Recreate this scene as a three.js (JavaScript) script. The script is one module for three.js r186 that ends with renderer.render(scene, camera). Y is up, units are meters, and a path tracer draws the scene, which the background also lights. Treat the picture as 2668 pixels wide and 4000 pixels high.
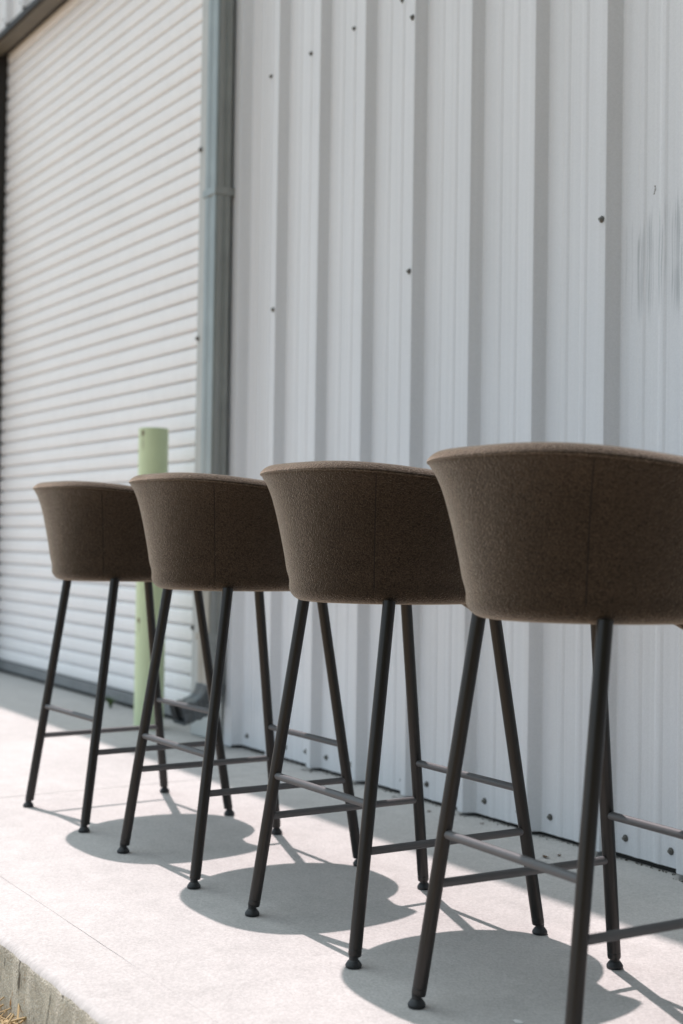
import * as THREE from 'three';
import { mergeGeometries } from 'three/addons/utils/BufferGeometryUtils.js';

// ------------------------------------------------------------------ camera, sky, sun, exposure
const scene = new THREE.Scene();
const camera = new THREE.PerspectiveCamera(41.45, 683 / 1024, 0.05, 400);
camera.rotation.order = 'YXZ';
camera.position.set(0, 0.8269, 0);
camera.rotation.set(THREE.MathUtils.degToRad(1.203), THREE.MathUtils.degToRad(57.652), THREE.MathUtils.degToRad(0.827));
camera.focus = 2.86;
camera.userData.fStop = 2.8;

const toSun = new THREE.Vector3(-0.425, 1, -0.035).normalize();
const sun = new THREE.DirectionalLight(new THREE.Color(1.0, 0.868, 0.858), 2.65);
sun.position.copy(toSun).multiplyScalar(30).add(new THREE.Vector3(-3.5, 0, -2));
sun.target.position.set(-3.5, 0, -2);
sun.castShadow = true;
sun.shadow.mapSize.set(4096, 4096);
Object.assign(sun.shadow.camera, { left: -9, right: 9, top: 9, bottom: -9, near: 1, far: 60 });
sun.shadow.bias = -0.0005;
scene.add(sun, sun.target);

function makeSky() {
  const w = 512, h = 256, d = new Float32Array(w * h * 4), v = new THREE.Vector3();
  for (let j = 0; j < h; j++) for (let i = 0; i < w; i++) {
    const el = ((j + 0.5) / h - 0.5) * Math.PI, az = ((i + 0.5) / w - 0.5) * 2 * Math.PI;
    v.set(Math.cos(el) * Math.cos(az), Math.sin(el), Math.cos(el) * Math.sin(az));
    const g = Math.acos(THREE.MathUtils.clamp(v.dot(toSun), -1, 1)), up = Math.max(0, v.y);
    const t = Math.pow(1 - up, 2.2), k = (j * w + i) * 4;
    const au = 2.2 * Math.exp(-g / 0.28) + 0.70 * Math.exp(-g / 0.75);
    const c = [0.075 + 0.30 * t + au * 0.93, 0.125 + 0.385 * t + au * 1.0, 0.175 + 0.455 * t + au * 0.99];
    if (v.y < 0) { c[0] = c[1] = c[2] = 0.25; }
    d[k] = c[0]; d[k + 1] = c[1]; d[k + 2] = c[2]; d[k + 3] = 1;
  }
  const tx = new THREE.DataTexture(d, w, h, THREE.RGBAFormat, THREE.FloatType);
  tx.mapping = THREE.EquirectangularReflectionMapping;
  tx.magFilter = tx.minFilter = THREE.LinearFilter;
  tx.needsUpdate = true;
  return tx;
}
const skyTex = makeSky();
scene.background = skyTex;
scene.environment = skyTex;

const renderer = new THREE.WebGLRenderer({ antialias: true });
renderer.setSize(683, 1024);
renderer.toneMapping = THREE.LinearToneMapping;
renderer.toneMappingExposure = 1.8;
renderer.shadowMap.enabled = true;

// ------------------------------------------------------------------ helpers
let seed = 20240611;
const rnd = () => { seed |= 0; seed = (seed + 0x6D2B79F5) | 0; let t = Math.imul(seed ^ (seed >>> 15), 1 | seed); t = (t + Math.imul(t ^ (t >>> 7), 61 | t)) ^ t; return ((t ^ (t >>> 14)) >>> 0) / 4294967296; };
const hash = (x, y, s) => { let h = Math.imul(x, 374761393) + Math.imul(y, 668265263) + Math.imul(s, 974634777); h = Math.imul(h ^ (h >>> 13), 1274126177); return ((h ^ (h >>> 16)) >>> 0) / 4294967296; };
// tileable value noise with px x py cells over the unit square
function vnoise(u, v, px, py, s) {
  const x = u * px, y = v * py, xi = Math.floor(x), yi = Math.floor(y);
  let fx = x - xi, fy = y - yi; fx = fx * fx * (3 - 2 * fx); fy = fy * fy * (3 - 2 * fy);
  const x0 = ((xi % px) + px) % px, x1 = (x0 + 1) % px, y0 = ((yi % py) + py) % py, y1 = (y0 + 1) % py;
  const a = hash(x0, y0, s), b = hash(x1, y0, s), c = hash(x0, y1, s), d = hash(x1, y1, s);
  return a + (b - a) * fx + (c - a) * fy + (a - b - c + d) * fx * fy;
}
function fbm(u, v, px, py, o, s) { let r = 0, a = 0.5, t = 0; for (let i = 0; i < o; i++) { r += a * vnoise(u, v, px << i, py << i, s + i * 17); t += a; a *= 0.5; } return r / t; }
const toS = (x) => { x = Math.min(1, Math.max(0, x)); return x <= 0.0031308 ? 12.92 * x : 1.055 * Math.pow(x, 1 / 2.4) - 0.055; };
// fn(u, v) -> linear [r, g, b] or a number
function tex(w, h, fn, colour) {
  const d = new Uint8Array(w * h * 4);
  for (let j = 0; j < h; j++) for (let i = 0; i < w; i++) {
    const c = fn((i + 0.5) / w, (j + 0.5) / h), k = (j * w + i) * 4;
    if (colour) { d[k] = toS(c[0]) * 255; d[k + 1] = toS(c[1]) * 255; d[k + 2] = toS(c[2]) * 255; } else d[k] = d[k + 1] = d[k + 2] = Math.min(1, Math.max(0, c)) * 255;
    d[k + 3] = 255;
  }
  const t = new THREE.DataTexture(d, w, h, THREE.RGBAFormat);
  t.wrapS = t.wrapT = THREE.RepeatWrapping; t.magFilter = THREE.LinearFilter; t.minFilter = THREE.LinearMipmapLinearFilter; t.generateMipmaps = true;
  if (colour) t.colorSpace = THREE.SRGBColorSpace;
  t.needsUpdate = true;
  return t;
}
const rep = (t, m) => { t.repeat.set(1 / m, 1 / m); return t; };   // uv in metres, one tile every m metres
const used = {};
const numbered = (n) => { const k = used[n] = (used[n] ?? -1) + 1; return k ? `${n}_${String(k).padStart(3, '0')}` : n; };
function mesh(name, geo, mat, parent) {
  const o = new THREE.Mesh(geo, mat); o.name = parent && parent !== scene ? name : numbered(name);
  o.castShadow = o.receiveShadow = true; (parent ?? scene).add(o); return o;
}
function group(name, parent) { const o = new THREE.Group(); o.name = parent ? name : numbered(name); (parent ?? scene).add(o); return o; }
const tag = (o, label, category, grp) => { o.userData.label = label; o.userData.category = category; if (grp) o.userData.group = grp; return o; };
const structure = (o) => { o.userData.kind = 'structure'; return o; };
const V = (x, y, z) => new THREE.Vector3(x, y, z);
function tri(pos, idx, uv, col) {
  const g = new THREE.BufferGeometry();
  g.setAttribute('position', new THREE.Float32BufferAttribute(pos, 3));
  if (uv) g.setAttribute('uv', new THREE.Float32BufferAttribute(uv, 2));
  if (col) g.setAttribute('color', new THREE.Float32BufferAttribute(col, 3));
  g.setIndex(idx); g.computeVertexNormals(); return g;
}
// box between two corners with chamfered long edges (bevel b), uv in metres
function box(x0, x1, y0, y1, z0, z1, b = 0.002) {
  const s = new THREE.Shape(), c = b; s.moveTo(x0 + c, y0 + c); s.lineTo(x1 - c, y0 + c); s.lineTo(x1 - c, y1 - c); s.lineTo(x0 + c, y1 - c); s.closePath();
  const g = new THREE.ExtrudeGeometry(s, { depth: z1 - z0 - 2 * b, bevelEnabled: true, bevelThickness: b, bevelSize: b, bevelSegments: 2 });
  g.translate(0, 0, z0 + b); return g;
}
function rod(a, b, r, seg = 20) {
  const d = b.clone().sub(a), g = new THREE.CylinderGeometry(r, r, d.length(), seg, 1);
  g.applyQuaternion(new THREE.Quaternion().setFromUnitVectors(V(0, 1, 0), d.clone().normalize()));
  g.translate((a.x + b.x) / 2, (a.y + b.y) / 2, (a.z + b.z) / 2); return g;
}

// ------------------------------------------------------------------ materials
const concreteMap = rep(tex(2048, 2048, (u, v) => {
  const fine = hash(Math.floor(u * 2048), Math.floor(v * 2048), 5) - 0.5, grit = vnoise(u, v, 700, 700, 9) - 0.5, mid = fbm(u, v, 60, 60, 3, 21) - 0.5, big = fbm(u, v, 6, 6, 4, 33) - 0.5;
  const trowel = fbm(u + 0.05 * big, v, 8, 90, 3, 47) - 0.5;
  const k = 1 + 0.20 * fine + 0.20 * grit + 0.14 * mid + 0.20 * big + 0.07 * trowel;
  return [0.455 * k, 0.437 * k, 0.425 * k];
}, true), 3.1);
const concreteBump = rep(tex(1024, 1024, (u, v) => 0.5 + 0.5 * (vnoise(u, v, 380, 380, 3) - 0.5) + 0.6 * (fbm(u, v, 40, 40, 4, 8) - 0.5)), 1.3);
const concrete = new THREE.MeshStandardMaterial({ map: concreteMap, bumpMap: concreteBump, bumpScale: 0.0012, roughness: 0.9 });
const kerbMap = rep(tex(1024, 1024, (u, v) => {
  const f = hash(Math.floor(u * 1024), Math.floor(v * 1024), 4) - 0.5, g = vnoise(u, v, 240, 240, 7) - 0.5, m = fbm(u, v, 26, 14, 4, 12) - 0.5, dark = Math.max(0, fbm(u, v, 40, 16, 3, 61) - 0.67) * 6, rust = Math.max(0, fbm(u, v, 34, 20, 2, 85) - 0.735) * 9;
  const k = (1 + 0.3 * f + 0.35 * g + 0.6 * m) * (1 - Math.min(0.7, dark)), r = Math.min(1, rust);
  return [(0.60 * (1 - r) + 0.40 * r) * k, (0.56 * (1 - r) + 0.20 * r) * k, (0.48 * (1 - r) + 0.06 * r) * k];
}, true), 0.9);
const kerbBump = rep(tex(512, 512, (u, v) => 0.5 + 0.6 * (fbm(u, v, 60, 60, 3, 71) - 0.5) + 0.5 * (vnoise(u, v, 200, 200, 3) - 0.5)), 0.45);
const kerbFaceMat = new THREE.MeshStandardMaterial({ map: kerbMap, bumpMap: kerbBump, bumpScale: 0.002, roughness: 0.95 });

const paintStreaks = (u, v, s) => 1 + 0.05 * (vnoise(u, v, 64, 2, s) - 0.5) + 0.045 * (vnoise(u, v, 260, 3, s + 3) - 0.5) + 0.05 * (fbm(u, v, 5, 5, 4, s + 9) - 0.5) + 0.09 * (hash(Math.floor(u * 1024), Math.floor(v * 1024), s) - 0.5);
const sidingMap = rep(tex(1024, 1024, (u, v) => { const k = paintStreaks(u, v, 101); return [0.705 * k, 0.71 * k, 0.735 * k]; }, true), 1.7);
const siding = new THREE.MeshStandardMaterial({ map: sidingMap, roughness: 0.34 });
const doorMap = rep(tex(512, 512, (u, v) => { const k = 1 + 0.07 * (fbm(u, v, 6, 4, 4, 301) - 0.5) + 0.05 * (vnoise(u, v, 120, 4, 333) - 0.5) + 0.07 * (hash(Math.floor(u * 512), Math.floor(v * 512), 3) - 0.5); return [0.85 * k, 0.84 * k, 0.85 * k]; }, true), 1.3);
const doorPaint = new THREE.MeshStandardMaterial({ map: doorMap, roughness: 0.45 });
const plainNoise = (r, g, b, s, amp = 0.12, m = 0.6) => rep(tex(512, 512, (u, v) => { const k = 1 + amp * (fbm(u, v, 8, 8, 5, s) - 0.5) * 2 + amp * 0.6 * (hash(Math.floor(u * 512), Math.floor(v * 512), s) - 0.5); return [r * k, g * k, b * k]; }, true), m);
const trimPaint = new THREE.MeshStandardMaterial({ map: plainNoise(0.47, 0.48, 0.47, 401, 0.07), roughness: 0.5 });
const spoutPaint = new THREE.MeshStandardMaterial({ map: plainNoise(0.29, 0.30, 0.285, 411, 0.12), roughness: 0.32, metalness: 0.6 });
const elbowMetal = new THREE.MeshStandardMaterial({ map: plainNoise(0.13, 0.14, 0.145, 415, 0.35, 0.15), roughness: 0.5, metalness: 0.4 });
const oliveTrim = new THREE.MeshStandardMaterial({ map: plainNoise(0.14, 0.125, 0.10, 421, 0.15), roughness: 0.55 });
const bronze = new THREE.MeshStandardMaterial({ map: plainNoise(0.016, 0.013, 0.011, 431, 0.2), roughness: 0.6 });
const rubber = new THREE.MeshStandardMaterial({ map: plainNoise(0.02, 0.019, 0.018, 441, 0.3), roughness: 0.9 });
const railGrey = new THREE.MeshStandardMaterial({ map: plainNoise(0.20, 0.205, 0.21, 451, 0.2), roughness: 0.6 });
const screwMetal = new THREE.MeshStandardMaterial({ map: plainNoise(0.22, 0.21, 0.19, 461, 0.5, 0.02), roughness: 0.45, metalness: 0.6 });
const washerMat = new THREE.MeshStandardMaterial({ map: plainNoise(0.05, 0.045, 0.04, 465, 0.4, 0.02), roughness: 0.8 });
const bollardMap = tex(512, 1024, (u, v) => {
  const k = 1 + 0.14 * (fbm(u, v, 6, 12, 5, 501) - 0.5) + 0.06 * (hash(Math.floor(u * 512), Math.floor(v * 1024), 1) - 0.5);
  let c = [0.60 * k, 0.69 * k, 0.44 * k];
  for (const [cu, cv, ru, rv] of [[0.055, 0.982, 0.024, 0.013], [0.058, 0.952, 0.018, 0.03], [0.04, 0.36, 0.022, 0.010], [0.045, 0.338, 0.012, 0.026]]) {
    const q = ((u - cu) / ru) ** 2 + ((v - cv) / rv) ** 2 + 1.4 * (fbm(u, v, 60, 60, 2, 77) - 0.5), a = THREE.MathUtils.clamp(1.3 - q, 0, 1) * (rv > 0.02 ? 0.35 : 0.95);
    c = [c[0] * (1 - a) + 0.10 * a, c[1] * (1 - a) + 0.05 * a, c[2] * (1 - a) + 0.02 * a];
  }
  return c;
}, true);
const bollardPaint = new THREE.MeshStandardMaterial({ map: bollardMap, roughness: 0.5 });

const fabricMap = rep(tex(1024, 1024, (u, v) => {
  const loop = vnoise(u, v, 300, 300, 601), nub = vnoise(u + 0.003 * loop, v, 170, 170, 611), f = hash(Math.floor(u * 1024), Math.floor(v * 1024), 9) - 0.5, m = fbm(u, v, 9, 9, 4, 621) - 0.5;
  const k = 0.04 + 0.95 * loop + 0.95 * nub + 0.30 * f + 0.30 * m, w = 0.5 + 0.8 * (vnoise(u, v, 210, 210, 633) - 0.5);
  return [(0.034 + 0.013 * w) * k, (0.025 + 0.008 * w) * k, (0.018 + 0.005 * w) * k];
}, true), 0.34);
const fabricBump = rep(tex(1024, 1024, (u, v) => 0.55 * vnoise(u, v, 300, 300, 601) + 0.45 * vnoise(u, v, 170, 170, 611)), 0.34);
const fabric = new THREE.MeshPhysicalMaterial({ map: fabricMap, bumpMap: fabricBump, bumpScale: 0.0016, roughness: 1, sheen: 2, sheenColor: new THREE.Color().setRGB(1.0, 0.85, 0.72), sheenRoughness: 0.82, specularIntensity: 0.2 });
const threadMat = new THREE.MeshStandardMaterial({ map: plainNoise(0.012, 0.009, 0.007, 691, 0.3, 0.02), roughness: 1 });
const legPaint = new THREE.MeshStandardMaterial({ metalness: 0.75, map: plainNoise(0.042, 0.040, 0.039, 701, 0.2, 0.15), roughness: 0.36 });
const barMetal = new THREE.MeshStandardMaterial({ map: plainNoise(0.125, 0.125, 0.13, 705, 0.12, 0.1), roughness: 0.55, metalness: 0.5 });
const glideMat = new THREE.MeshStandardMaterial({ map: plainNoise(0.018, 0.019, 0.021, 711, 0.2, 0.1), roughness: 0.5 });

// ------------------------------------------------------------------ ground and pavement
const KERB_Z = -0.915, LOW = -0.147;
const dirtMap = rep(tex(1024, 1024, (u, v) => { const k = 0.6 + 0.9 * fbm(u, v, 40, 40, 4, 801) + 0.4 * (hash(Math.floor(u * 1024), Math.floor(v * 1024), 2) - 0.5), w = fbm(u, v, 12, 12, 3, 805); return [(0.30 + 0.1 * w) * k, (0.23 + 0.07 * w) * k, (0.15 + 0.03 * w) * k]; }, true), 1.6);
const dirt = new THREE.MeshStandardMaterial({ map: dirtMap, bumpMap: dirtMap, bumpScale: 0.01, roughness: 1 });
{
  const g = new THREE.PlaneGeometry(400, 400); g.rotateX(-Math.PI / 2);
  const uv = g.attributes.uv; for (let i = 0; i < uv.count; i++) uv.setXY(i, uv.getX(i) * 400, uv.getY(i) * 400);
  const o = mesh('ground', g, dirt); o.position.y = LOW; structure(o);
}
// straw and dry grass lying against the foot of the kerb
{
  const blade = new THREE.ConeGeometry(0.0022, 0.09, 4, 1); blade.rotateZ(Math.PI / 2);
  const n = 5200, im = new THREE.InstancedMesh(blade, new THREE.MeshStandardMaterial({ color: 0xffffff, roughness: 0.9 }), n);
  const m = new THREE.Matrix4(), q = new THREE.Quaternion(), e = new THREE.Euler(), c = new THREE.Color();
  for (let i = 0; i < n; i++) {
    e.set(rnd() * 0.6, rnd() * 6.28, (rnd() - 0.35) * 0.7); q.setFromEuler(e);
    const s = 0.5 + rnd();
    m.compose(V(-4.6 + rnd() * 3.4, LOW + 0.004 + rnd() * 0.02, KERB_Z + 0.02 + Math.pow(rnd(), 1.6) * 1.1), q, V(s, s, s)); im.setMatrixAt(i, m);
    const t = rnd(); c.setRGB(0.34 + 0.2 * t, 0.25 + 0.16 * t, 0.13 + 0.10 * t); im.setColorAt(i, c);
  }
  im.name = 'dry_grass'; im.castShadow = im.receiveShadow = true; im.userData.kind = 'stuff';
  tag(im, 'straw coloured dry grass on the ground below the kerb', 'grass'); scene.add(im);
}
const pavement = structure(group('pavement'));
const wob = (x, s) => 0.0016 * (vnoise(x * 0.11 + 3, 0.3, 256, 1, s) - 0.5) + 0.0026 * (vnoise(x * 0.02 + 1, 0.7, 128, 1, s + 2) - 0.5);
function slab(x0, x1, z0, z1, wobEdge) {   // z1 is the edge towards the kerb
  const s = new THREE.Shape(), b = 0.0006; s.moveTo(x0 + b, -z0 - b); s.lineTo(x1 - b, -z0 - b);
  if (wobEdge) for (let x = x1 - b; x > x0 + b; x -= 0.02) s.lineTo(x, -(z1 + wob(x, 5) + 0.0011 * THREE.MathUtils.clamp(2.2 * (vnoise(x * 0.03, 0.1, 128, 1, 19) - 0.35), 0, 1)) + b); else s.lineTo(x1 - b, -z1 + b);
  s.lineTo(x0 + b, -z1 + b); s.closePath();
  const g = new THREE.ExtrudeGeometry(s, { depth: 0.06 - 2 * b, bevelEnabled: true, bevelThickness: b, bevelSize: b, bevelSegments: 1 });
  g.rotateX(-Math.PI / 2); g.translate(0, -0.06 + b, 0);
  mesh('slab_panel', g, concrete, pavement);
}
const joints = [-16.19, -13.19, -10.19, -7.19, -4.19, -0.7, 2.3, 5.3];
for (let i = 0; i + 1 < joints.length; i++) slab(joints[i] + 0.0022, joints[i + 1] - 0.0022, -3.2, -1.0802, true);
mesh('slab_bed', box(-16.19, 5.3, -0.14, -0.0052, -3.2, KERB_Z - 0.03), concrete, pavement);
// the cast edge strip with its worn arris and rough front face
{
  const x0 = -9, x1 = 3, n = 600, pos = [], uv = [], idx = [];
  const prof = [[-1.0795, -0.03], [-1.0795, -0.001], [-1.0785, 0], [-1.03, 0], [-0.97, 0], [KERB_Z - 0.022, -0.0004], [KERB_Z - 0.013, -0.0022], [KERB_Z - 0.006, -0.006], [KERB_Z - 0.002, -0.012]];
  const face = [[KERB_Z - 0.002, -0.012], [KERB_Z, -0.022], [KERB_Z + 0.001, -0.06], [KERB_Z + 0.002, -0.11], [KERB_Z + 0.004, LOW - 0.02]];
  const build = (pr, vv) => {
    pos.length = uv.length = idx.length = 0;
    for (let i = 0; i <= n; i++) {
      const x = x0 + (x1 - x0) * i / n;
      pr.forEach(([z, y], j) => {
        let dz = 0, dy = 0;
        if (z < -1.07) dz = wob(x, 5) + 0.0001;
        if (z > KERB_Z - 0.03) { const a = THREE.MathUtils.clamp((z - KERB_Z + 0.03) / 0.03, 0, 1); dz = a * (0.005 * (vnoise(x * 0.1, 0.2, 256, 1, 41) - 0.5) + 0.0015 * (hash(i, 3, 9) - 0.5)); dy = y < 0 && y > -0.02 ? -a * 0.0018 * hash(i, 7, 13) : 0; }
        pos.push(x, y + dy, z + dz); uv.push(x, vv === 'z' ? -z - y : y * 1 + z * 0.2);
      });
    }
    const m = pr.length; for (let i = 0; i < n; i++) for (let j = 0; j + 1 < m; j++) { const a = i * m + j, b = a + m; idx.push(a, a + 1, b, b, a + 1, b + 1); }
    return tri(pos, idx, uv);
  };
  mesh('kerb_top', build(prof, 'z'), concrete, pavement);
  mesh('kerb_face', build(face, 'y'), kerbFaceMat, pavement);
}

// ------------------------------------------------------------------ warehouse
const warehouse = tag(group('warehouse'), 'light grey ribbed metal warehouse with a white roller door', 'building');
const PITCH = 0.298, RX = -2.669, ZP = -2.55, ZR = -2.515;       // rib pitch, right corner of rib 0, pan plane, rib plane
const DOOR_L = -8.14, DOOR_R = -5.166, DOOR_T = 3.79, WALL_T = 5.05;
function panelProfile(k0, n) {                                    // from the top of rib k0 (lap) over n pitches to the right
  const p = [];
  for (let k = 0; k <= n; k++) {
    const xr = RX + PITCH * (k0 + k);
    if (k === 0) p.push([xr - 0.0255, ZR + 0.0028], [xr - 0.0012, ZR + 0.0028], [xr + 0.0012, ZR + 0.001]);
    else p.push([xr - 0.052, ZP], [xr - 0.049, ZP + 0.0015], [xr - 0.0275, ZR - 0.0015], [xr - 0.0245, ZR]);
    if (k === n) { p.push([xr - 0.002, ZR]); break; }
    if (k) p.push([xr - 0.0015, ZR], [xr + 0.0012, ZR - 0.0016]);
    p.push([xr + 0.0228, ZP + 0.0015], [xr + 0.026, ZP]);
    for (const c of [0.099, 0.173]) p.push([xr + c - 0.015, ZP], [xr + c - 0.006, ZP + 0.0026], [xr + c + 0.006, ZP + 0.0026], [xr + c + 0.015, ZP]);
  }
  return p;
}
function sheet(prof, y0, y1) {
  const pos = [], uv = [], idx = [], T = 0.0016, m = prof.length;
  const seg = (a, b, off) => {
    const i = pos.length / 3, [xa, za] = a, [xb, zb] = b;
    pos.push(xa, y0, za - off, xb, y0, zb - off, xb, y1, zb - off, xa, y1, za - off);
    uv.push(xa, y0, xb, y0, xb, y1, xa, y1);
    if (off) idx.push(i, i + 2, i + 1, i, i + 3, i + 2); else idx.push(i, i + 1, i + 2, i, i + 2, i + 3);
  };
  for (let j = 0; j + 1 < m; j++) { seg(prof[j], prof[j + 1], 0); seg(prof[j], prof[j + 1], T); }
  for (let j = 0; j + 1 < m; j++) for (const y of [y0, y1]) { const i = pos.length / 3, [xa, za] = prof[j], [xb, zb] = prof[j + 1]; pos.push(xa, y, za, xb, y, zb, xb, y, zb - T, xa, y, za - T); uv.push(xa, y, xb, y, xb, y, xa, y); idx.push(i, i + 2, i + 1, i, i + 3, i + 2); }
  return tri(pos, idx, uv);
}
// hex head screw with washer, axis along +z
const screwHead = (() => { const a = new THREE.CylinderGeometry(0.0042, 0.0046, 0.0045, 6); a.rotateX(Math.PI / 2); a.translate(0, 0, 0.0055); const b = new THREE.LatheGeometry([[0, 0.0036], [0.0052, 0.0032], [0.0068, 0.0018]].map(([x, y]) => new THREE.Vector2(x, y)), 14); b.rotateX(Math.PI / 2); return mergeGeometries([a.toNonIndexed(), b.toNonIndexed()].map((g) => { g.deleteAttribute('uv'); g.setAttribute('uv', new THREE.Float32BufferAttribute(new Float32Array(g.attributes.position.count * 2), 2)); return g; })); })();
const washer = (() => { const g = new THREE.LatheGeometry([[0.0001, 0.002], [0.0072, 0.002], [0.0082, 0.001], [0.0082, 0]].map(([x, y]) => new THREE.Vector2(x, y)), 16); g.rotateX(Math.PI / 2); return g; })();
const screwGeo = mergeGeometries([screwHead, washer.toNonIndexed()], true);
function screw(parent, x, y, z, s = 1) { const o = mesh('screw', screwGeo, [screwMetal, washerMat], parent); o.position.set(x, y, z); o.rotation.z = rnd() * 3; o.scale.setScalar(s * 1.15); return o; }

// the panel with the scuffed patch has its own paint: streaks of old brush marks and one scratch
const scuffed = (() => {
  const x0 = RX, w = 3 * PITCH, h = 5.05;
  const t = tex(1024, 2048, (u, v) => {
    const k = paintStreaks(u * w / 1.7, v * h / 1.7 % 1, 101); let c = [0.705 * k, 0.71 * k, 0.735 * k];
    const x = x0 + u * w, y = v * h;
    if (x < -2.30 && y > 1.25 && y < 1.85) {
      const ex = THREE.MathUtils.smoothstep(x, -2.646, -2.60) * (1 - THREE.MathUtils.smoothstep(x, -2.42, -2.36)), top = 1.69 + 0.09 * (vnoise(x, 0.5, 260, 1, 4) - 0.5) + (x > -2.5 ? 0.03 : 0), low = 1.40 + 0.1 * vnoise(x, 0.2, 150, 1, 8);
      const ey = (1 - THREE.MathUtils.smoothstep(y, top - 0.06, top)) * THREE.MathUtils.smoothstep(y, low - 0.05, low + 0.08);
      const st = Math.max(0, vnoise(x + 0.0012 * Math.sin(y * 33 + x * 90), 0.1 + 0.25 * y, 330, 8, 17) - 0.32) * (0.45 + vnoise(x, y, 60, 18, 23));
      const a = Math.min(0.5, ex * ey * st * 1.0); c = [c[0] * (1 - a) + 0.22 * a, c[1] * (1 - a) + 0.24 * a, c[2] * (1 - a) + 0.25 * a];
      const sx = -2.527 + 0.0022 * Math.sin((y - 1.745) * 190), d = Math.abs(x - sx);
      if (y > 1.738 && y < 1.760 && d < 0.0024 - 0.0012 * Math.abs(Math.sin(y * 300))) c = [0.07, 0.045, 0.03];
    }
    return c;
  }, true);
  return t;
})();
const scuffedPaint = siding.clone(); scuffedPaint.map = scuffed;
const LAPS = [[-33, 3], [-30, 3], [-27, 3], [-24, 3], [-21, 3], [-18, 3], [-15, 3], [-12, 3], [-9, 2], [-7, 1], [-6, 3], [-3, 3], [0, 3], [3, 3], [6, 3]];
for (const [k0, n] of LAPS) {
  const xa = RX + PITCH * k0, xb = RX + PITCH * (k0 + n), overDoor = xb > DOOR_L && xa < -4.80;
  const y0 = overDoor ? 3.835 : 0.014 - (k0 === -3 ? 0.003 : k0 === -6 ? 0.002 : 0);
  const g = sheet(panelProfile(k0, n), y0, WALL_T);
  let mat = siding;
  if (k0 === 0) { mat = scuffedPaint; const uv = g.attributes.uv; for (let i = 0; i < uv.count; i++) uv.setXY(i, (uv.getX(i) - RX) / (3 * PITCH), uv.getY(i) / 5.05); }
  const p = mesh('siding_panel', g, mat, warehouse);
  if (xb < -9.5 || xa > -0.9) continue;
  for (let k = 0; k < n; k++) {
    const xr = RX + PITCH * (k0 + k);
    for (const y of overDoor ? [3.9] : [0.054, 2.63]) {
      screw(p, xr + (y < 1 ? 0.062 : 0.172) + (rnd() - 0.5) * 0.012, y + (rnd() - 0.5) * 0.008, ZP + 0.0005);
      if (y < 1) screw(p, xr + 0.222 + (rnd() - 0.5) * 0.02, y - 0.002 + (rnd() - 0.5) * 0.008, ZP + 0.0005);
    }
  }
  if (!overDoor && k0 !== -7) for (const y of k0 === -6 ? [0.87, 1.70, 3.35] : [0.87, 1.70, 2.53, 3.35]) screw(p, xa - 0.014, y + (rnd() - 0.5) * 0.006, ZR + 0.0032);
}
// dark closure strip under and behind the sheets, wall core, roof and eave
mesh('base_closure', box(-4.80, 4.5, 0.001, 0.03, -2.60, ZP - 0.004), rubber, warehouse);
mesh('base_closure', box(-12.5, DOOR_L - 0.06, 0.001, 0.03, -2.60, ZP - 0.004), rubber, warehouse);
const core = new THREE.MeshStandardMaterial({ map: plainNoise(0.3, 0.3, 0.29, 471, 0.1), roughness: 0.9 });
mesh('wall_core', box(-4.80, 4.6, 0.002, WALL_T, -2.72, -2.605), core, warehouse);
mesh('wall_core', box(-12.6, DOOR_L - 0.06, 0.002, WALL_T, -2.72, -2.605), core, warehouse);
mesh('wall_core', box(DOOR_L - 0.058, -4.802, 3.86, WALL_T, -2.72, -2.605), core, warehouse);
mesh('end_wall', box(-12.6, -12.45, 0.002, WALL_T, -12, -2.722), siding, warehouse);
mesh('end_wall', box(4.45, 4.6, 0.002, WALL_T, -12, -2.722), siding, warehouse);
mesh('rear_wall', box(-12.6, 4.6, 0.002, WALL_T, -12.15, -12.002), siding, warehouse);
mesh('roof', box(-12.8, 4.8, WALL_T + 0.002, WALL_T + 0.10, -12.3, -2.42), siding, warehouse);
{ // eave gutter
  const s = new THREE.Shape(); [[-2.418, -0.02], [-2.418, 0.11], [-2.408, 0.11], [-2.408, -0.008], [-2.325, -0.008], [-2.30, 0.05], [-2.30, 0.10], [-2.29, 0.10], [-2.288, 0.045], [-2.315, -0.02]].forEach(([z, y], i) => i ? s.lineTo(-z, y) : s.moveTo(-z, y)); s.closePath();
  const g = new THREE.ExtrudeGeometry(s, { depth: 17.6, bevelEnabled: false }); g.rotateY(Math.PI / 2); g.translate(-12.8, WALL_T - 0.05, 0);
  mesh('gutter', g, trimPaint, warehouse);
}
// corner trim beside the downspout, jambs, header
const flat = (pts, y0, y1, name, mat) => mesh(name, sheet(pts, y0, y1), mat, warehouse);
flat([[-4.826, ZP - 0.05], [-4.822, ZR - 0.004], [-4.818, ZR + 0.0045], [-4.759, ZR + 0.0045], [-4.7575, ZR + 0.003]], 0.006, WALL_T - 0.02, 'corner_trim', siding);
mesh('door_jamb', box(DOOR_R, -4.884, 0.004, 3.834, -2.70, -2.533, 0.003), trimPaint, warehouse);
mesh('door_jamb', box(DOOR_L - 0.06, DOOR_L, 0.004, 3.834, -2.70, -2.533, 0.003), bronze, warehouse);
mesh('jamb_gap', box(-4.883, -4.827, 0.004, 3.834, -2.70, -2.602), bronze, warehouse);
{
  const hd = group('door_header', warehouse);
  mesh('front_lip', box(DOOR_L - 0.05, DOOR_R + 0.01, DOOR_T + 0.002, 3.83, -2.548, -2.53), bronze, hd);
  mesh('soffit', box(DOOR_L + 0.002, DOOR_R - 0.002, DOOR_T - 0.006, DOOR_T + 0.03, -2.632, -2.55), oliveTrim, hd);
  mesh('curtain_slot', box(DOOR_L + 0.002, DOOR_R - 0.002, DOOR_T + 0.01, DOOR_T + 0.05, -2.70, -2.634), bronze, hd);
}
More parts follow.
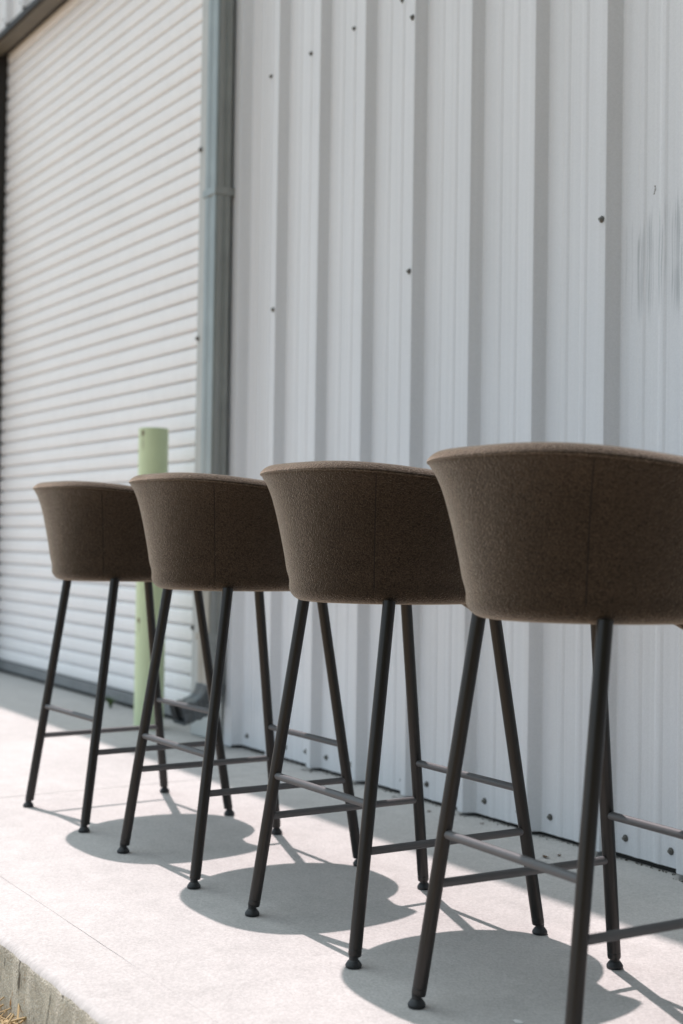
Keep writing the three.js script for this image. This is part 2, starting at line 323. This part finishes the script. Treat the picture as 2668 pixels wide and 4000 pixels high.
// roller door: one mesh per interlocking slat
{
  const door = group('roller_door', warehouse);
  const pitch = 0.07327, y0 = 1.537 - 20 * pitch, nSlat = 52;
  const L = DOOR_L + 0.004, R = DOOR_R + 0.03, ZD = -2.672;
  const variants = [];
  for (let q = 0; q < 4; q++) {
    // one slat: gently bowed face, hooked lower lip that stands back behind the slat above it
    const deep = q === 3 ? 1 : 0, pr = [];
    pr.push([-0.016, 0.0000], [-0.018, 0.0072 + deep * 0.003], [-0.006, 0.0085 + deep * 0.0035], [0.0012, 0.0105 + deep * 0.0035]);
    for (let i = 0; i <= 8; i++) { const t = i / 8; pr.push([0.0026 + 0.0028 * Math.sin(Math.PI * (0.08 + 0.84 * t)), 0.0125 + deep * 0.0035 + t * (0.0565 - deep * 0.0035)]); }
    pr.push([0.0008, 0.0708], [-0.006, 0.0722], [-0.016, pitch - 0.0002]);
    const pos = [], uv = [], idx = [], m = pr.length;
    for (let i = 0; i < 2; i++) for (const [z, y] of pr) { pos.push(i ? R : L, y, z); uv.push((i ? R : L) + q * 0.31, y + q * 0.37); }
    for (let j = 0; j + 1 < m; j++) idx.push(j, m + j, j + 1, j + 1, m + j, m + j + 1);
    const front = tri(pos, idx, uv);
    const back = new THREE.PlaneGeometry(R - L, pitch); back.rotateY(Math.PI); back.translate((L + R) / 2, pitch / 2, -0.019);
    variants.push(mergeGeometries([front, back]));
  }
  for (let i = 0; i < nSlat; i++) {
    const y = y0 + i * pitch - 0.004; if (y < 0.05) continue;
    const o = mesh('slat', variants[i % 8 === 7 ? 3 : Math.floor(rnd() * 3)], doorPaint, door);
    o.position.set(0, y, ZD + (rnd() - 0.5) * 0.0012); o.rotation.x = (rnd() - 0.5) * 0.02;
  }
  mesh('bottom_rail', box(L, R, 0.018, 0.0705, ZD - 0.03, ZD + 0.012, 0.003), railGrey, door);
  mesh('rubber_seal', box(L, R, 0.001, 0.0178, ZD - 0.02, ZD + 0.006, 0.003), rubber, door);
}
for (const y of [0.45, 1.672, 2.476, 3.3]) screw(warehouse, DOOR_R + 0.012, y, -2.5325, 1.2);
// downspout
{
  const d = group('downspout', warehouse);
  const x0 = -4.902, x1 = -4.80, zb = -2.50, zf = -2.426;
  const ring = (w, dp, c) => { const pts = [], hw = w / 2, hd = dp / 2, r = 0.012; // rounded box with shallow flutes on the broad faces
    const corner = (cx, cz, a0) => { for (let i = 0; i <= 4; i++) { const a = a0 + i * Math.PI / 8; pts.push([cx + r * Math.cos(a), cz + r * Math.sin(a)]); } };
    corner(hw - r, hd - r, 0); for (const t of [0.55, 0.35, 0.1, -0.1, -0.35, -0.55]) pts.push([hw * t, hd - (Math.abs(t) === 0.35 || Math.abs(t) === 0.1 ? (Math.abs(t) === 0.1 ? 0.004 : 0.0) : 0)]);
    corner(-hw + r, hd - r, Math.PI / 2); corner(-hw + r, -hd + r, Math.PI); corner(hw - r, -hd + r, 1.5 * Math.PI); pts.push([hw, -hd * 0.3], [hw - 0.003, 0], [hw, hd * 0.3]); return pts; };
  const sweep = (path, w, dp, corr) => { // path: [x,y,z,tilt] tilt about x (0 = pipe running down)
    const base = ring(w, dp), m = base.length, pos = [], uv = [], idx = [];
    path.forEach(([x, y, z, t], i) => base.forEach(([bx, bz], j) => { const k = corr ? 1 + 0.05 * (i % 2 ? 1 : -1) : 1; pos.push(x + bx * k, y + bz * k * Math.sin(t), z + bz * k * Math.cos(t)); uv.push(j * 0.012, y + z); }));
    for (let i = 0; i + 1 < path.length; i++) for (let j = 0; j < m; j++) { const a = i * m + j, b = i * m + (j + 1) % m; idx.push(a, a + m, b, b, a + m, b + m); }
    return tri(pos, idx, uv).toNonIndexed();
  };
  const cx = (x0 + x1) / 2, cz = (zb + zf) / 2, W = x1 - x0, D = zf - zb;
  const smooth = (g) => { g.computeVertexNormals(); return g; };
  mesh('pipe', smooth(sweep([[cx, 4.98, cz, 0], [cx, 3.2, cz, 0], [cx, 1.7, cz, 0], [cx, 0.24, cz, 0]], W, D)), spoutPaint, d);
  const path = []; for (let i = 0; i <= 13; i++) { const a = i / 13 * 1.30, r = 0.10; path.push([cx, 0.25 - r * Math.sin(a), cz + r * (1 - Math.cos(a)), a]); }
  const last = path[path.length - 1]; for (let i = 1; i <= 4; i++) path.push([cx, last[1] - 0.018 * i * Math.cos(1.3), last[2] + 0.018 * i * Math.sin(1.3), 1.3]);
  mesh('elbow', smooth(sweep(path, W + 0.008, D + 0.008, true)), elbowMetal, d);
  for (const y of [0.42, 2.2, 3.6]) mesh('strap', box(x0 - 0.004, x1 + 0.004, y, y + 0.03, zb - 0.03, zf + 0.004, 0.001), spoutPaint, d);
}

// ------------------------------------------------------------------ evergreen hedge closing the yard to the right of the row
{
  const pos = [], idx = [], nx = 64, ny = 44, x0 = 1.7, z0 = -2.35, z1 = 7.5, H = 7.2;
  for (let i = 0; i <= nx; i++) for (let j = 0; j <= ny; j++) {   // lumpy body: along z, and round the section from front foot over the top to the back foot
    const z = z0 + (z1 - z0) * i / nx, t = j / ny * Math.PI, top = H * (0.9 + 0.2 * fbm(i / nx, 0.3, 8, 1, 3, 951)), b = 0.5 * (fbm(i / nx, j / ny, 14, 9, 4, 955) - 0.5);
    const c = Math.cos(t), s = Math.sin(t), sq = (v) => Math.sign(v) * Math.pow(Math.abs(v), 0.35), end = Math.pow(Math.max(0, 1 - Math.pow(Math.abs(2 * i / nx - 1), 10)), 0.5);
    pos.push(x0 + 1.2 - sq(c) * (1.1 + b) * end, LOW - 0.05 + Math.max(0, sq(s)) * (top + b) * (0.25 + 0.75 * end), z);
  }
  for (let i = 0; i < nx; i++) for (let j = 0; j < ny; j++) { const a = i * (ny + 1) + j, b = a + ny + 1; idx.push(a, b, a + 1, a + 1, b, b + 1); }
  const hedge = group('evergreen_hedge'), m = new THREE.MeshStandardMaterial({ map: plainNoise(0.035, 0.048, 0.02, 961, 0.5, 0.4), roughness: 0.9 });
  const body = mesh('foliage_body', tri(pos, idx, pos.filter((_, k) => k % 3 !== 0)), m, hedge);
  const leaf = new THREE.PlaneGeometry(0.05, 0.11), n = 16000, im = new THREE.InstancedMesh(leaf, new THREE.MeshStandardMaterial({ color: 0xffffff, roughness: 0.7, side: THREE.DoubleSide }), n), M = new THREE.Matrix4(), q = new THREE.Quaternion(), c = new THREE.Color();
  for (let i = 0; i < n; i++) { const k = Math.floor(rnd() * (pos.length / 3)) * 3, s = 0.7 + rnd(); q.setFromEuler(new THREE.Euler(rnd() * 6, rnd() * 6, rnd() * 6)); M.compose(V(pos[k] + (rnd() - 0.5) * 0.25, pos[k + 1] + (rnd() - 0.5) * 0.25, pos[k + 2] + (rnd() - 0.5) * 0.2), q, V(s, s, s)); im.setMatrixAt(i, M); const t = rnd(); c.setRGB(0.03 + 0.03 * t, 0.045 + 0.045 * t, 0.018 + 0.015 * t); im.setColorAt(i, c); }
  im.name = 'leaves'; im.userData.kind = 'stuff'; im.castShadow = im.receiveShadow = true; hedge.add(im);
  tag(hedge, 'tall dark evergreen hedge to the right of the bar stools', 'hedge');
}

// ------------------------------------------------------------------ bollard
{
  const b = tag(group('bollard'), 'pale green steel pipe bollard in front of the roller door', 'bollard');
  b.position.set(-5.415, 0, -2.455);
  const r = 0.0645, h = 1.30, g = new THREE.CylinderGeometry(r, r, h, 48, 1, true); g.translate(0, h / 2, 0);
  mesh('pipe', g, bollardPaint, b);
  const cap = new THREE.LatheGeometry([[r, h - 0.0005], [r - 0.001, h + 0.002], [r - 0.006, h + 0.003], [r * 0.6, h + 0.004], [0.0001, h + 0.0045]].map(([x, y]) => new THREE.Vector2(x, y)), 48);
  mesh('cap', cap, new THREE.MeshStandardMaterial({ map: plainNoise(0.50, 0.60, 0.40, 521, 0.15), roughness: 0.55 }), b);
}

// ------------------------------------------------------------------ bar stools
function shellGeometry() {
  const deg = Math.PI / 180, cols = [];
  for (let a = -180; a < 180;) {
    cols.push(a); const b = Math.abs(a + 0.01);
    a += b > 106 && b < 122 ? 0.45 : 2;
  }
  for (const s of [-47, 47]) { for (let i = cols.length - 1; i >= 0; i--) if (Math.abs(cols[i] - s) < 1.3) cols.splice(i, 1); cols.push(s - 1.2, s - 0.45, s - 0.2, s, s + 0.2, s + 0.45, s + 1.2); }
  cols.sort((a, b) => a - b); cols.push(180);
  const E = [[0, 0], [0.008, 0.0068], [0.02, 0.0148], [0.036, 0.0215], [0.052, 0.0272], [0.08, 0.0345], [0.112, 0.0415], [0.15, 0.049], [0.18, 0.0545], [0.215, 0.0595], [0.25, 0.064], [0.30, 0.068]];
  const e = (u) => { if (u <= 0) return 0; for (let i = 1; i < E.length; i++) if (u <= E[i][0]) { const [a, b] = E[i - 1], [c, d] = E[i]; return b + (d - b) * (u - a) / (c - a); } return 0.068; };
  const YB = 0.698, RC = 0.03, TH = 0.019, SEAT = 0.772;
  const rimH = (a) => { const d = Math.abs(a), t = d * deg; return 0.987 - 0.0145 * Math.max(0, t - 0.19) ** 2 - (0.987 - 0.04 - SEAT) * THREE.MathUtils.smoothstep(d, 109, 119); };
  const at = (a, y, inset) => {        // point on the outer surface at height y, moved inwards
    const lean = 9 * THREE.MathUtils.smoothstep(y, 0.79, 0.94) * THREE.MathUtils.smoothstep(Math.abs(a), 60, 112);   // the arm ends lean forward
    const t = (a + Math.sign(a) * lean) * deg, s = Math.sin(t), c = Math.cos(t), f = e(0.972 - y) / 0.064, pw = (v) => Math.sign(v) * Math.pow(Math.abs(v), 2 / 2.5);
    const fr = THREE.MathUtils.smoothstep(-c, 0, 0.3), pb = (v) => v + (Math.sign(v) * Math.pow(Math.abs(v), 2 / 2.5) - v) * fr, bs = pb(s), bc = pb(c);   // squarer plan at the seat front
    let x = 0.298 * pw(s) + (0.213 * bs - 0.298 * pw(s)) * f, z = 0.008 + 0.277 * pw(c) + (-0.006 + 0.249 * bc - 0.008 - 0.277 * pw(c)) * f;
    inset += 0.0035 * Math.exp(-(((y - 0.742) / 0.014) ** 2));                                                     // shallow dip above the bottom edge
    const n = Math.hypot(s / 0.25, c / 0.26); x -= inset * (s / 0.25) / n; z -= inset * (c / 0.26) / n;
    return [x, z];
  };
  const pos = [], uv = [], rows = 0; let R = 0;
  cols.forEach((a) => {
    const H = rimH(a), ring = [], edge = H - TH;
    const ds = Math.min(Math.abs(a - 47), Math.abs(a + 47)), seam = ds < 0.5 ? 0.001 * (1 - ds / 0.5) : 0;
    const P = (y, inset) => { const [x, z] = at(a, y, inset); ring.push([x, y, z]); };
    ring.push([0, YB, 0]);
    for (const q of [0.35, 0.75]) { const [x, z] = at(a, YB + RC, RC); ring.push([x * q, YB, z * q]); }
    for (let i = 0; i <= 6; i++) { const t = i / 6 * Math.PI / 2; P(YB + RC - RC * Math.cos(t), RC * (1 - Math.sin(t)) + (i > 2 ? seam : 0)); }
    const y1 = YB + RC, n = 22; for (let i = 1; i <= n; i++) { const t = i / n; P(y1 + (edge - 0.006 - y1) * t, seam); }
    P(edge - 0.003, seam + 0.0010); P(edge - 0.001, seam + 0.0022); P(edge + 0.001, seam * 0.3);       // stitched crease under the rolled rim
    for (const [q, h] of [[-0.0012, 0.002], [-0.0008, 0.0042], [0.0012, 0.0072], [0.0045, 0.0108], [0.0088, 0.0142], [0.0138, 0.0170], [0.019, 0.0186], [0.0245, 0.0188], [0.030, 0.0172], [0.0345, 0.0135], [0.0372, 0.0080], [0.038, 0.001]]) P2(ring, a, edge, q, edge + h);
    function P2(r, aa, yRef, inset, y) { const [x, z] = at(aa, yRef, inset); r.push([x, y, z]); }
    const yi = SEAT - 0.025; for (let i = 1; i <= 9; i++) { const t = i / 9, y = edge + (yi - edge) * t; const [x, z] = at(a, y, 2 * TH + 0.008 * t); ring.push([x, y, z]); }
    ring.push([0, yi, 0]);
    R = ring.length; let len = 0;
    ring.forEach((p, i) => { if (i) len += Math.hypot(p[0] - ring[i - 1][0], p[1] - ring[i - 1][1], p[2] - ring[i - 1][2]); pos.push(...p); uv.push(a * deg * 0.25, len); });
  });
  const idx = [], C = cols.length; for (let i = 0; i + 1 < C; i++) for (let j = 0; j + 1 < R; j++) { const p = i * R + j, q = p + R; idx.push(p, q, p + 1, p + 1, q, q + 1); }
  const g = tri(pos, idx, uv);
  // weld the normals across the closing column
  const n = g.attributes.normal; for (let j = 0; j < R; j++) { const a = j, b = (C - 1) * R + j, v = V(n.getX(a) + n.getX(b), n.getY(a) + n.getY(b), n.getZ(a) + n.getZ(b)).normalize(); n.setXYZ(a, v.x, v.y, v.z); n.setXYZ(b, v.x, v.y, v.z); }
  // the vertical back seams: a flat stitched thread lying in the groove
  const seams = [-47, 47].map((a) => { const pts = []; for (let i = 0; i <= 26; i++) { const y = YB + RC + (rimH(a) - TH - 0.004 - YB - RC) * i / 26, [x, z] = at(a, y, 0.0009); pts.push(V(x, y, z)); } return new THREE.TubeGeometry(new THREE.CatmullRomCurve3(pts), 60, 0.0013, 5); });
  return [g, seams];
}
function cushionGeometry() {
  const pos = [], uv = [], idx = [], C = 72;
  const pr = [[0.001, 0.8105], [0.3, 0.809], [0.6, 0.804], [0.8, 0.797], [0.92, 0.787], [0.98, 0.775], [1.0, 0.762], [0.985, 0.752], [0.9, 0.749]];
  for (let i = 0; i <= C; i++) { const t = i / C * 2 * Math.PI, s = Math.sin(t), c = Math.cos(t); pr.forEach(([r, y]) => { pos.push(0.172 * s * r, y, -0.014 + 0.208 * c * r); uv.push(0.172 * s * r, 0.208 * c * r + (0.81 - y)); }); }
  const R = pr.length; for (let i = 0; i < C; i++) for (let j = 0; j + 1 < R; j++) { const p = i * R + j, q = p + R; idx.push(p, p + 1, q, q, p + 1, q + 1); }
  return tri(pos, idx, uv);
}
function makeStool() {
  const t = group('bar_stool');
  const [shellGeo, seams] = shellGeometry(), shell = mesh('seat_shell', shellGeo, fabric, t);
  for (const q of seams) mesh('seam', q, threadMat, shell);
  mesh('seat_cushion', cushionGeometry(), fabric, t);
  const HT = 0.698, foot = { w: [0.4146, 0.4219], d: 0.4653 }, top = { w: [0.336, 0.324], d: 0.27 };
  const leg = (sx, back, h) => { const f = h / HT, i = back ? 0 : 1; return V(sx * (foot.w[i] * (1 - f) + top.w[i] * f) / 2, h, (back ? 1 : -1) * (foot.d * (1 - f) + top.d * f) / 2); };
  const glide = new THREE.LatheGeometry([[0.0001, 0], [0.0146, 0], [0.0150, 0.0002], [0.0160, 0.0014], [0.0163, 0.0044], [0.0161, 0.0052], [0.0152, 0.0072], [0.0112, 0.0128], [0.0106, 0.0134], [0.0096, 0.0140], [0.0092, 0.0146], [0.0092, 0.0235]].map(([x, y]) => new THREE.Vector2(x, y)), 28);
  for (const [sx, back] of [[-1, true], [1, true], [-1, false], [1, false]]) {
    const a = leg(sx, back, 0), up = leg(sx, back, 0.72).sub(a).normalize(), b = leg(sx, back, 0.706), L = b.distanceTo(a);
    const g = new THREE.LatheGeometry([[0.0085, 0.0205], [0.0112, 0.0207], [0.0124, 0.0217], [0.0131, 0.0240], [0.0132, 0.0260], [0.0132, 0.0330], [0.0131, 0.0334], [0.0125, 0.0338], [0.0125, 0.0346], [0.0131, 0.0350], [0.0132, 0.0354], [0.0132, 0.2], [0.0132, 0.45], [0.0132, L]].map(([x, y]) => new THREE.Vector2(x, y)), 28);
    g.applyQuaternion(new THREE.Quaternion().setFromUnitVectors(V(0, 1, 0), up)); g.translate(a.x, 0, a.z);
    const m = mesh('leg', g, legPaint, t);
    const f = mesh('foot_glide', glide, glideMat, m); f.position.set(a.x, 0.0008, a.z);
  }
  const HU = 0.3064, HL = 0.2171, rr = 0.0080;
  mesh('footrest', rod(leg(-1, true, HU), leg(1, true, HU), rr), barMetal, t);
  mesh('footrest', rod(leg(-1, false, HU), leg(1, false, HU), rr), barMetal, t);
  mesh('stretcher', rod(leg(-1, true, HL), leg(-1, false, HL), rr), barMetal, t);
  mesh('stretcher', rod(leg(1, true, HL), leg(1, false, HL), rr), barMetal, t);
  return t;
}
const stool0 = makeStool();
[[-3.8117, -1.6637, 0.0383, 'brown fabric bar stool farthest away, leftmost of the row'],
 [-3.1055, -1.6690, 0.0042, 'brown fabric bar stool second from the left, half covering the bollard'],
 [-2.4169, -1.6770, -0.0062, 'brown fabric bar stool in sharp focus, third from the left'],
 [-1.7521, -1.6442, -0.0364, 'largest and nearest brown fabric bar stool, cut off by the right edge']].forEach(([x, z, r, label], i) => {
  const o = i ? stool0.clone() : stool0; if (i) { o.name = numbered('bar_stool'); scene.add(o); }
  o.position.set(x, 0, z); o.rotation.y = r; o.userData = {};
  if (i) { const m = fabric.clone(), v = [1, 1.06, 0.95, 1.03][i]; m.color.setRGB(v, v * 0.995, v * 0.99); o.traverse((q) => { if (q.material === fabric) q.material = m; }); } tag(o, label, 'bar stool', 'bar stools lined up along the wall');
});

// ------------------------------------------------------------------ small things on the pavement
{
  const w = group('weed'); tag(w, 'small green weed sprouting at the foot of the roller door', 'weed'); w.position.set(-6.15, 0, -2.585);
  const m = new THREE.MeshStandardMaterial({ map: plainNoise(0.07, 0.11, 0.03, 901, 0.3, 0.05), roughness: 0.8, side: THREE.DoubleSide });
  for (let i = 0; i < 16; i++) {
    const a = rnd() * 6.28, l = 0.04 + rnd() * 0.045, lean = 0.2 + rnd() * 0.8, wd = 0.004 + rnd() * 0.004, pos = [], idx = [];
    for (let j = 0; j <= 5; j++) { const t = j / 5, rad = 0.004 + l * lean * t * t, y = l * (t - 0.3 * lean * t * t), hw = wd * Math.sin(Math.PI * (0.15 + 0.84 * t)); pos.push(Math.cos(a) * rad - Math.sin(a) * hw, y, Math.sin(a) * rad + Math.cos(a) * hw, Math.cos(a) * rad + Math.sin(a) * hw, y, Math.sin(a) * rad - Math.cos(a) * hw); if (j) { const k = j * 2; idx.push(k - 2, k - 1, k, k, k - 1, k + 1); } }
    mesh('leaf', tri(pos, idx, pos.filter((_, k) => k % 3 !== 2)), m, w);
  }
}
const leafMat = new THREE.MeshStandardMaterial({ map: plainNoise(0.10, 0.055, 0.025, 911, 0.4, 0.03), roughness: 0.9, side: THREE.DoubleSide });
[[-2.727, -2.378, 0.012, 'curled brown dry leaf on the shaded pavement, the darker of two near the right wall'], [-2.726, -2.424, 0.009, 'tiny pale brown dry leaf nearest the wall, beside the darker leaf'], [-3.361, -2.461, 0.008, 'tiny dark leaf scrap near the wall behind the third stool'], [-3.142, -2.492, 0.008, 'tiny brown leaf scrap close under the wall ribs']].forEach(([x, z, s, label], i) => {
  const pos = [], idx = [], n = 10; pos.push(0, 0.0035, 0);
  for (let j = 0; j < n; j++) { const a = j / n * 6.283, r = s * (0.7 + 0.5 * rnd()) * (1 - 0.35 * Math.abs(Math.sin(a))); pos.push(Math.cos(a) * r, 0.001 + 0.004 * rnd(), Math.sin(a) * r); idx.push(0, 1 + (j + 1) % n, 1 + j); }
  const o = mesh('dry_leaf', tri(pos, idx, pos.filter((_, k) => k % 3 !== 1)), leafMat); o.position.set(x, 0.0005, z); tag(o, label, 'leaf', 'leaf scraps by the wall');
});
{ // debris caught along the foot of the wall
  const n = 520, g = new THREE.IcosahedronGeometry(1, 0), im = new THREE.InstancedMesh(g, new THREE.MeshStandardMaterial({ color: 0xffffff, roughness: 1 }), n), m = new THREE.Matrix4(), q = new THREE.Quaternion(), c = new THREE.Color();
  for (let i = 0; i < n; i++) {
    const x = -4.7 + rnd() * 3.2, ph = (((x - RX + 0.052) % PITCH) + PITCH) % PITCH, onRib = ph < 0.078, dense = vnoise(x * 0.1, 0.4, 128, 1, 91) ;
    const z = (onRib ? ZR : ZP) + 0.004 + Math.pow(rnd(), 3) * 0.022 * dense, s = 0.001 + 0.0024 * rnd() * rnd();
    q.setFromEuler(new THREE.Euler(rnd() * 6, rnd() * 6, rnd() * 6)); m.compose(V(x, s * 0.5, z), q, V(s * (1 + rnd()), s * 0.6, s)); im.setMatrixAt(i, m);
    const t = rnd(); c.setRGB(0.03 + 0.06 * t, 0.025 + 0.045 * t, 0.02 + 0.03 * t); im.setColorAt(i, c);
  }
  im.name = 'dirt_crumbs'; im.castShadow = im.receiveShadow = true; im.userData.kind = 'stuff'; tag(im, 'dark dirt crumbs caught along the foot of the ribbed wall', 'dirt'); scene.add(im);
}
{
  const pos = [0, 0.0012, 0], idx = [], n = 16; for (let j = 0; j < n; j++) { const a = j / n * 6.283, r = 0.007 * (0.75 + 0.5 * rnd()); pos.push(Math.cos(a) * r * 1.5, 0.0003, Math.sin(a) * r); idx.push(0, 1 + (j + 1) % n, 1 + j); }
  const o = mesh('paint_drip', tri(pos, idx, pos.filter((_, k) => k % 3 !== 1)), new THREE.MeshStandardMaterial({ color: new THREE.Color().setRGB(0.75, 0.75, 0.74), roughness: 0.6 })); o.position.set(-1.82, 0.0004, -1.529); tag(o, 'small white paint drip on the pavement in the nearest seat shadow', 'paint drip');
}

renderer.render(scene, camera);
